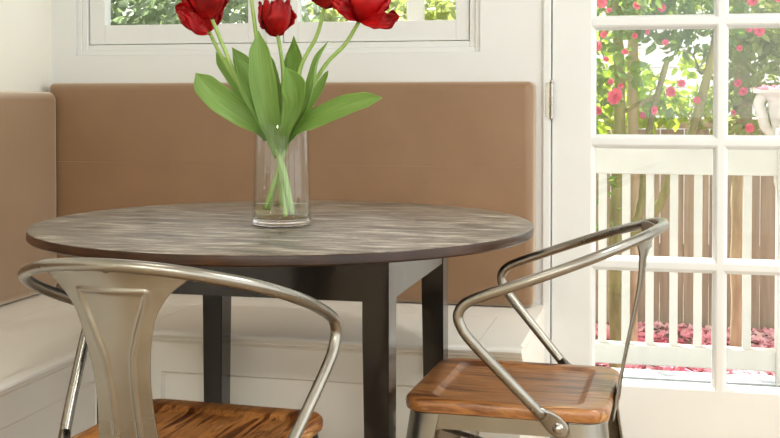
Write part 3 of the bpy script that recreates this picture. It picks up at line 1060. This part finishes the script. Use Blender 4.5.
def flower_mesh():
    rn = random.Random(4)
    bm = nb_()
    for ringi, (cnt, r, lean) in enumerate(((7, 1., 1.15), (6, .78, .8), (5, .52, .45), (4, .3, .2))):
        for k in range(cnt):
            a = 2 * PI * k / cnt + ringi * .5
            rows = []
            for i in range(5):
                t = i / 4
                row = []
                for j in range(5):
                    s = -1 + 2 * j / 4
                    w = .42 * math.sin(PI * (.15 + .7 * t)) * (1.1 if t < .9 else .85)
                    out = t * r * math.sin(lean) + .06
                    up = t * r * math.cos(lean) * .9 + .12 * (ringi * .5) - .10 * s * s + .05 * rn.uniform(-1, 1) * t
                    x, y = out, s * w * r
                    row.append(bm.verts.new((x * math.cos(a) - y * math.sin(a), x * math.sin(a) + y * math.cos(a), up)))
                rows.append(row)
            for p, q in zip(rows[:-1], rows[1:]):
                for j in range(4):
                    bm.faces.new((p[j], p[j + 1], q[j + 1], q[j]))
    me = bpy.data.meshes.new('flower')
    bm.to_mesh(me)
    bm.free()
    me.materials.append(M['pink'])
    me.polygons.foreach_set('use_smooth', [True] * len(me.polygons))
    return me
FLOWER = flower_mesh()
def flower(parent, p, r, rn, origin):
    o = bpy.data.objects.new('flower', FLOWER)
    C.objects.link(o)
    o.parent = parent
    p = Vector(p) + Vector((0, -.12, 0))
    o.location = Vector(p) - Vector(origin)
    r *= .55
    o.scale = (r, r, r * .8)
    d = Vector((rn.gauss(0, .5), -1, rn.gauss(.1, .4)))
    o.rotation_euler = d.to_track_quat('Z', 'Y').to_euler()

def tree(name, label, base, trunks, blobs, n, size, leafmat, bark, flowers=(), group=None, seed=1, cat='tree'):
    rn = random.Random(seed)
    t = thing(name, label, cat, base, 0, group)
    B = Vector(base)
    for i, (pts, r0, r1) in enumerate(trunks):
        P = catmull([Vector(p) - B for p in pts], 8)
        m = len(P)
        bm = nb_()
        tube(bm, P, [(r0 + (r1 - r0) * k / (m - 1)) * (1 + .08 * math.sin(k * 1.7)) for k in range(m)], 10)
        obj('trunk' if i == 0 else 'branch', bm, bark, t, smooth=True)
    bm = nb_()
    leaves_mesh(bm, [(Vector(c) - B, r) for c, r in blobs], n, size, rn)
    obj('foliage', bm, leafmat, t, recalc=False)
    for (p, r) in flowers:
        flower(t, p, r, rn, base)
    return t

def at(px, y, py):
    """garden survey grid: bearing px / elevation py as seen from the door sill line, at distance y"""
    T = -.05853 + (px - 595) * .000815
    return Vector((T * y, y, 1.04 - (py - 99.9) / 1154. * y * .975))

# camellia nearest the door: mossy trunk, forks into a leaning branch
y = 5.9
fl = [((602, 5.6, 4), .052), ((617, 5.55, 97), .078), ((598, 5.6, 47), .05), ((599, 5.7, 110), .045), ((626, 5.7, 53), .035), ((636, 5.6, 37), .028), ((655, 5.8, 110), .04), ((644, 6., 115), .035),
      ((672, 5.9, 92), .05), ((682, 5.9, 84), .04), ((666, 5.8, 44), .032), ((610, 5.6, 12), .03), ((637, 5.7, 8), .04), ((662, 5.9, 10), .04), ((604, 5.6, 35), .035), ((607, 5.7, 60), .03),
      ((612, 5.8, 82), .03), ((622, 5.8, 86), .028), ((648, 5.8, 33), .03), ((697, 6., 100), .035)]
tree('camellia_tree', 'dark leaved pink camellia with mossy trunk, left of the door view', tuple(at(618, y, 0))[:2] + (GZ,),
     [([tuple(at(618, y, 0))[:2] + (GZ - .02,), at(616, y, 250), at(619, y, 170), at(620, y, 100), at(618, y, 40), at(612, y, -40)], .034, .024),
      ([at(617, y, 262), at(632, y, 236), at(642, y, 205), at(646, y, 170), at(652, y, 120), at(668, y, 60)], .024, .014),
      ([at(617, y, 268), at(640, y, 232), at(660, y, 206), at(676, y, 168), at(694, y, 128), at(709, y, 72), at(722, y, 10), at(735, y, -40)], .023, .020),
      ([at(712, y, 60), at(702, y + .1, 74), at(694, y + .1, 56), at(684, y + .1, 50)], .007, .004),
      ([at(619, y, 115), at(640, y, 103), at(655, y, 96)], .012, .006)],
     [(at(596, 5.7, 18), .20), (at(599, 5.8, 60), .13), (at(598, 5.8, 98), .09), (at(625, 5.9, -2), .22), (at(650, 6., -4), .26), (at(600, 5.8, -60), .5), (at(690, 6., 25), .24),
      (at(706, 6., 42), .13), (at(655, 6., 36), .09), (at(675, 6., 40), .10), (at(705, 6., 0), .26), (at(617, 5.7, 94), .05), (at(600, 5.8, 215), .10), (at(668, 6., 100), .08), (at(640, 6.1, -70), .6), (at(575, 5.9, 40), .4), (at(560, 6., 110), .3), (at(603, 5.75, 185), .10)],
     2000, .07, M['leaf_dark'], M['bark_moss'], [(at(a, b, c), r) for (a, b, c), r in fl], seed=3)
y = 6.5
fl = [((751, 6., 5), .06), ((757, 6., 34), .05), ((747, 6., 31), .04), ((774, 6., 3), .04), ((738, 6., 50), .028), ((737, 6.1, 84), .04), ((742, 6.1, 92), .045), ((733, 6.1, 112), .03), ((748, 6.1, 127), .045),
      ((756, 6.2, 112), .03), ((766, 6.1, 129), .03), ((780, 6.2, 120), .03), ((800, 6.2, 60), .05), ((815, 6.2, 30), .05)]
tree('camellia_tree', 'olive leaved pink camellia, right of the door view by the stone urn', tuple(at(742, y, 0))[:2] + (GZ,),
     [([tuple(at(742, y, 0))[:2] + (GZ - .02,), at(741, y, 200), at(744, y, 110), at(738, y, 30), at(735, y, -60)], .05, .035)],
     [(at(742, 6.3, 10), .30), (at(735, 6.4, 60), .20), (at(748, 6.4, 70), .24), (at(744, 6.4, 110), .24), (at(762, 6.5, 50), .22), (at(775, 6.5, 15), .3), (at(765, 6.4, 118), .16), (at(740, 6.4, -70), .6), (at(800, 6.4, 60), .4), (at(830, 6.4, 0), .5), (at(728, 6.6, 110), .16)],
     2600, .07, M['leaf_olive'], M['bark'], [(at(a, b, c), r) for (a, b, c), r in fl], seed=5)
y = 6.25
tree('sapling', 'lime leaved sapling with pale straight trunk before the fence', tuple(at(633, y, 0))[:2] + (GZ,),
     [([tuple(at(633, y, 0))[:2] + (GZ - .02,), at(634, y, 200), at(633, y, 100), at(633.5, y, 20), at(634, y, -60)], .032, .026),
      ([at(633, y, 110), at(650, y + .2, 100), at(668, y + .3, 94)], .008, .004)],
     [(at(604, 6.5, 92), .12), (at(605, 6.5, 108), .09), (at(645, 6.5, 108), .12), (at(655, 6.5, 88), .13), (at(668, 6.6, 104), .13), (at(650, 6.6, 110), .09), (at(685, 6.6, 105), .14), (at(700, 6.6, 106), .12),
      (at(643, 6.5, 70), .05), (at(640, 6.5, 106), .08), (at(620, 6.6, 104), .08), (at(692, 6.6, 66), .08), (at(650, 6.6, -50), .5), (at(560, 6.6, 90), .5)],
     2300, .07, M['leaf_lime'], M['bark'], seed=9)

# shrubs outside the left window
tree('garden_shrub', 'grey green shrub outside the left window pane', (-2.35, 5.2, GZ), [([(-2.35, 5.2, GZ - .02), (-2.34, 5.2, .6), (-2.3, 5.2, 1.5)], .03, .015)],
     [((-2.45, 5.2, 1.35), .36), ((-2.1, 5.2, 1.45), .36), ((-1.85, 5.3, 1.30), .34), ((-2.7, 5.3, 1.5), .35), ((-2.3, 5.1, .9), .5), ((-1.8, 5.3, .9), .4)],
     3600, .08, M['shrub'], M['bark'], seed=12, cat='shrub')
tree('garden_shrub', 'pale green shrub outside the right window pane', (-1.25, 5.6, GZ), [([(-1.25, 5.6, GZ - .02), (-1.24, 5.6, .6), (-1.2, 5.6, 1.5)], .03, .015)],
     [((-1.45, 5.6, 1.4), .30), ((-1.15, 5.6, 1.35), .30), ((-.85, 5.6, 1.4), .28), ((-1.2, 5.6, .85), .5), ((-.75, 5.6, .9), .35)],
     2600, .075, M['leaf_olive'], M['bark'], seed=15, cat='shrub')
post = thing('garden_post', 'pale wooden garden post outside the right window pane', 'post', (-1.11, 5.15, GZ))
obj('shaft', bx(-.035, .035, -.035, .035, 0, 2.6, bev=.004), M['rail'], post)
obj('cap', bx(-.05, .05, -.05, .05, 2.6, 2.65, bev=.008), M['rail'], post)

# fallen petals over the ground
rn = random.Random(21)
bm = nb_()
for _ in range(7500):
    y = rn.uniform(4.5, 7.25)
    x = rn.uniform(-.10, .16) * y + rn.gauss(0, .25)
    if rn.random() > .62 + .38 * noise.noise(Vector((x * 1.4, y * 1.4, 3))):
        continue
    s = rn.uniform(.014, .034)
    a = rn.uniform(0, 2 * PI)
    tl = Matrix.Rotation(rn.gauss(0, .45), 3, 'X') @ Matrix.Rotation(rn.gauss(0, .45), 3, 'Y')
    vs = []
    for k in range(6):
        q = 2 * PI * k / 6
        p = tl @ Vector((s * math.cos(q) * 1.2, s * math.sin(q) * .8, s * .25 * math.cos(2 * q)))
        p = Matrix.Rotation(a, 3, 'Z') @ p
        vs.append(bm.verts.new((x + p.x, y + p.y, GZ + .012 + max(-.010, p.z))))
    bm.faces.new(vs)
fp = obj('fallen_petals', bm, M['fallen'], recalc=False)
tag(fp, 'pink camellia petals scattered over the garden ground', 'petals', kind='stuff')

# stone urn on a pedestal
UY = 5.0
ux = at(803, UY, 0).x
urn = thing('stone_urn', 'pale stone garden urn with scroll handles at the right edge', 'urn', (ux, UY, GZ))
bm = nb_()
lathe(bm, [(0, 0), (.13, 0), (.13, .05), (.10, .07), (.085, .12), (.085, .98), (.11, 1.02), (.12, 1.05), (.12, 1.08), (0, 1.08)], 32)
obj('pedestal', bm, M['stone'], urn, smooth=False)
zt = 1.04 - (90 - 99.9) / 1154. * UY * .975 - GZ
bm = nb_()
lathe(bm, [(0, 1.08), (.085, 1.08), (.085, 1.10), (.055, 1.12), (.06, 1.14), (.11, 1.18), (.14, zt - .10), (.145, zt - .05), (.15, zt - .045), (.155, zt - .035), (.19, zt - .015), (.205, zt - .012), (.205, zt), (.17, zt), (.15, zt - .03), (0, zt - .035)], 40)
autosmooth(obj('bowl', bm, M['stone'], urn), 35)
for s in (-1, 1):
    bm = nb_()
    tube(bm, catmull([(s * .165, 0, zt - .02), (s * .18, -.0, zt - .06), (s * .165, 0, zt - .11), (s * .15, 0, zt - .16), (s * .10, 0, zt - .185), (s * .085, 0, zt - .165)], 6), .022, 10)
    obj('handle', bm, M['stone'], urn, smooth=True)
bm = nb_()
for _ in range(260):
    a, q = rn.uniform(0, 2 * PI), rn.random() ** .5 * .19
    s = rn.uniform(.012, .022)
    c = Vector((q * math.cos(a), q * math.sin(a), zt + rn.uniform(.0, .03) * (1 - q / .22) + .002))
    nrm = Vector((rn.gauss(0, .5), rn.gauss(0, .5), 1)).normalized()
    e1 = nrm.orthogonal().normalized()
    e2 = nrm.cross(e1)
    bm.faces.new([bm.verts.new(c + (e1 * math.cos(k * PI / 3) + e2 * math.sin(k * PI / 3) * .8) * s) for k in range(6)])
o = obj('urn_petals', bm, M['fallen'], recalc=False, loc=(ux, UY, GZ))
tag(o, 'pink fallen petals heaped on top of the stone urn', 'petals', kind='stuff')

# ------------------------------------------------------------------ light
w = bpy.data.worlds.new('sky')
S.world = w
w.use_nodes = True
N, L = w.node_tree.nodes, w.node_tree.links
bg = N['Background']
bg.inputs['Color'].default_value = (.985, 1., .99, 1)
bg.inputs['Strength'].default_value = 2.6
sd = bpy.data.lights.new('sun', 'SUN')
sd.energy = 15.
sd.angle = math.radians(1.2)
sd.color = (1., .95, .86)
so = bpy.data.objects.new('sun', sd)
C.objects.link(so)
d = Vector((.35, -.62, -.95))                          # from behind the garden, over the left shoulder of the house
so.rotation_euler = d.to_track_quat('-Z', 'Y').to_euler()
def portal(name, loc, rot, sx, sy):
    l = bpy.data.lights.new(name, 'AREA')
    l.shape = 'RECTANGLE'
    l.size, l.size_y = sx, sy
    l.cycles.is_portal = True
    o = bpy.data.objects.new(name, l)
    C.objects.link(o)
    o.location = loc
    o.rotation_euler = rot
portal('right_opening', (XR + .08, (YF + YB) / 2, 1.4), (0, PI / 2, 0), 1.9, YB - YF)
portal('rear_opening', (.5, YF - .08, 1.5), (PI / 2, 0, PI), 1.4, 1.2)
portal('door_opening', (.15, YB + .14, 1.05), (-PI / 2, 0, 0), .95, 2.0)
portal('window_opening', (-1.15, YB + .14, 1.7), (-PI / 2, 0, 0), 1.25, 1.)

# ------------------------------------------------------------------ camera
cd = bpy.data.cameras.new('camera')
cd.sensor_width = 36.
cd.lens = 36. * 1154. / 780.
cd.shift_y = -(219. - 126.7) / 780.
cd.clip_start = .05
co = bpy.data.objects.new('camera', cd)
C.objects.link(co)
co.location = (0, 0, 1.04)
co.rotation_euler = (math.radians(90 - 1.33), 0, math.radians(13.44))
S.camera = co

S.view_settings.view_transform = 'Standard'
S.view_settings.look = 'None'
S.view_settings.gamma = 1
S.view_settings.use_curve_mapping = False
S.view_settings.exposure = .08
S.cycles.use_denoising = True
S.cycles.max_bounces = 14
S.cycles.transparent_max_bounces = 16
S.cycles.transmission_bounces = 12
S.cycles.diffuse_bounces = 5
S.cycles.glossy_bounces = 5
S.cycles.caustics_refractive = False
S.cycles.caustics_reflective = False
S.cycles.sample_clamp_indirect = 6.
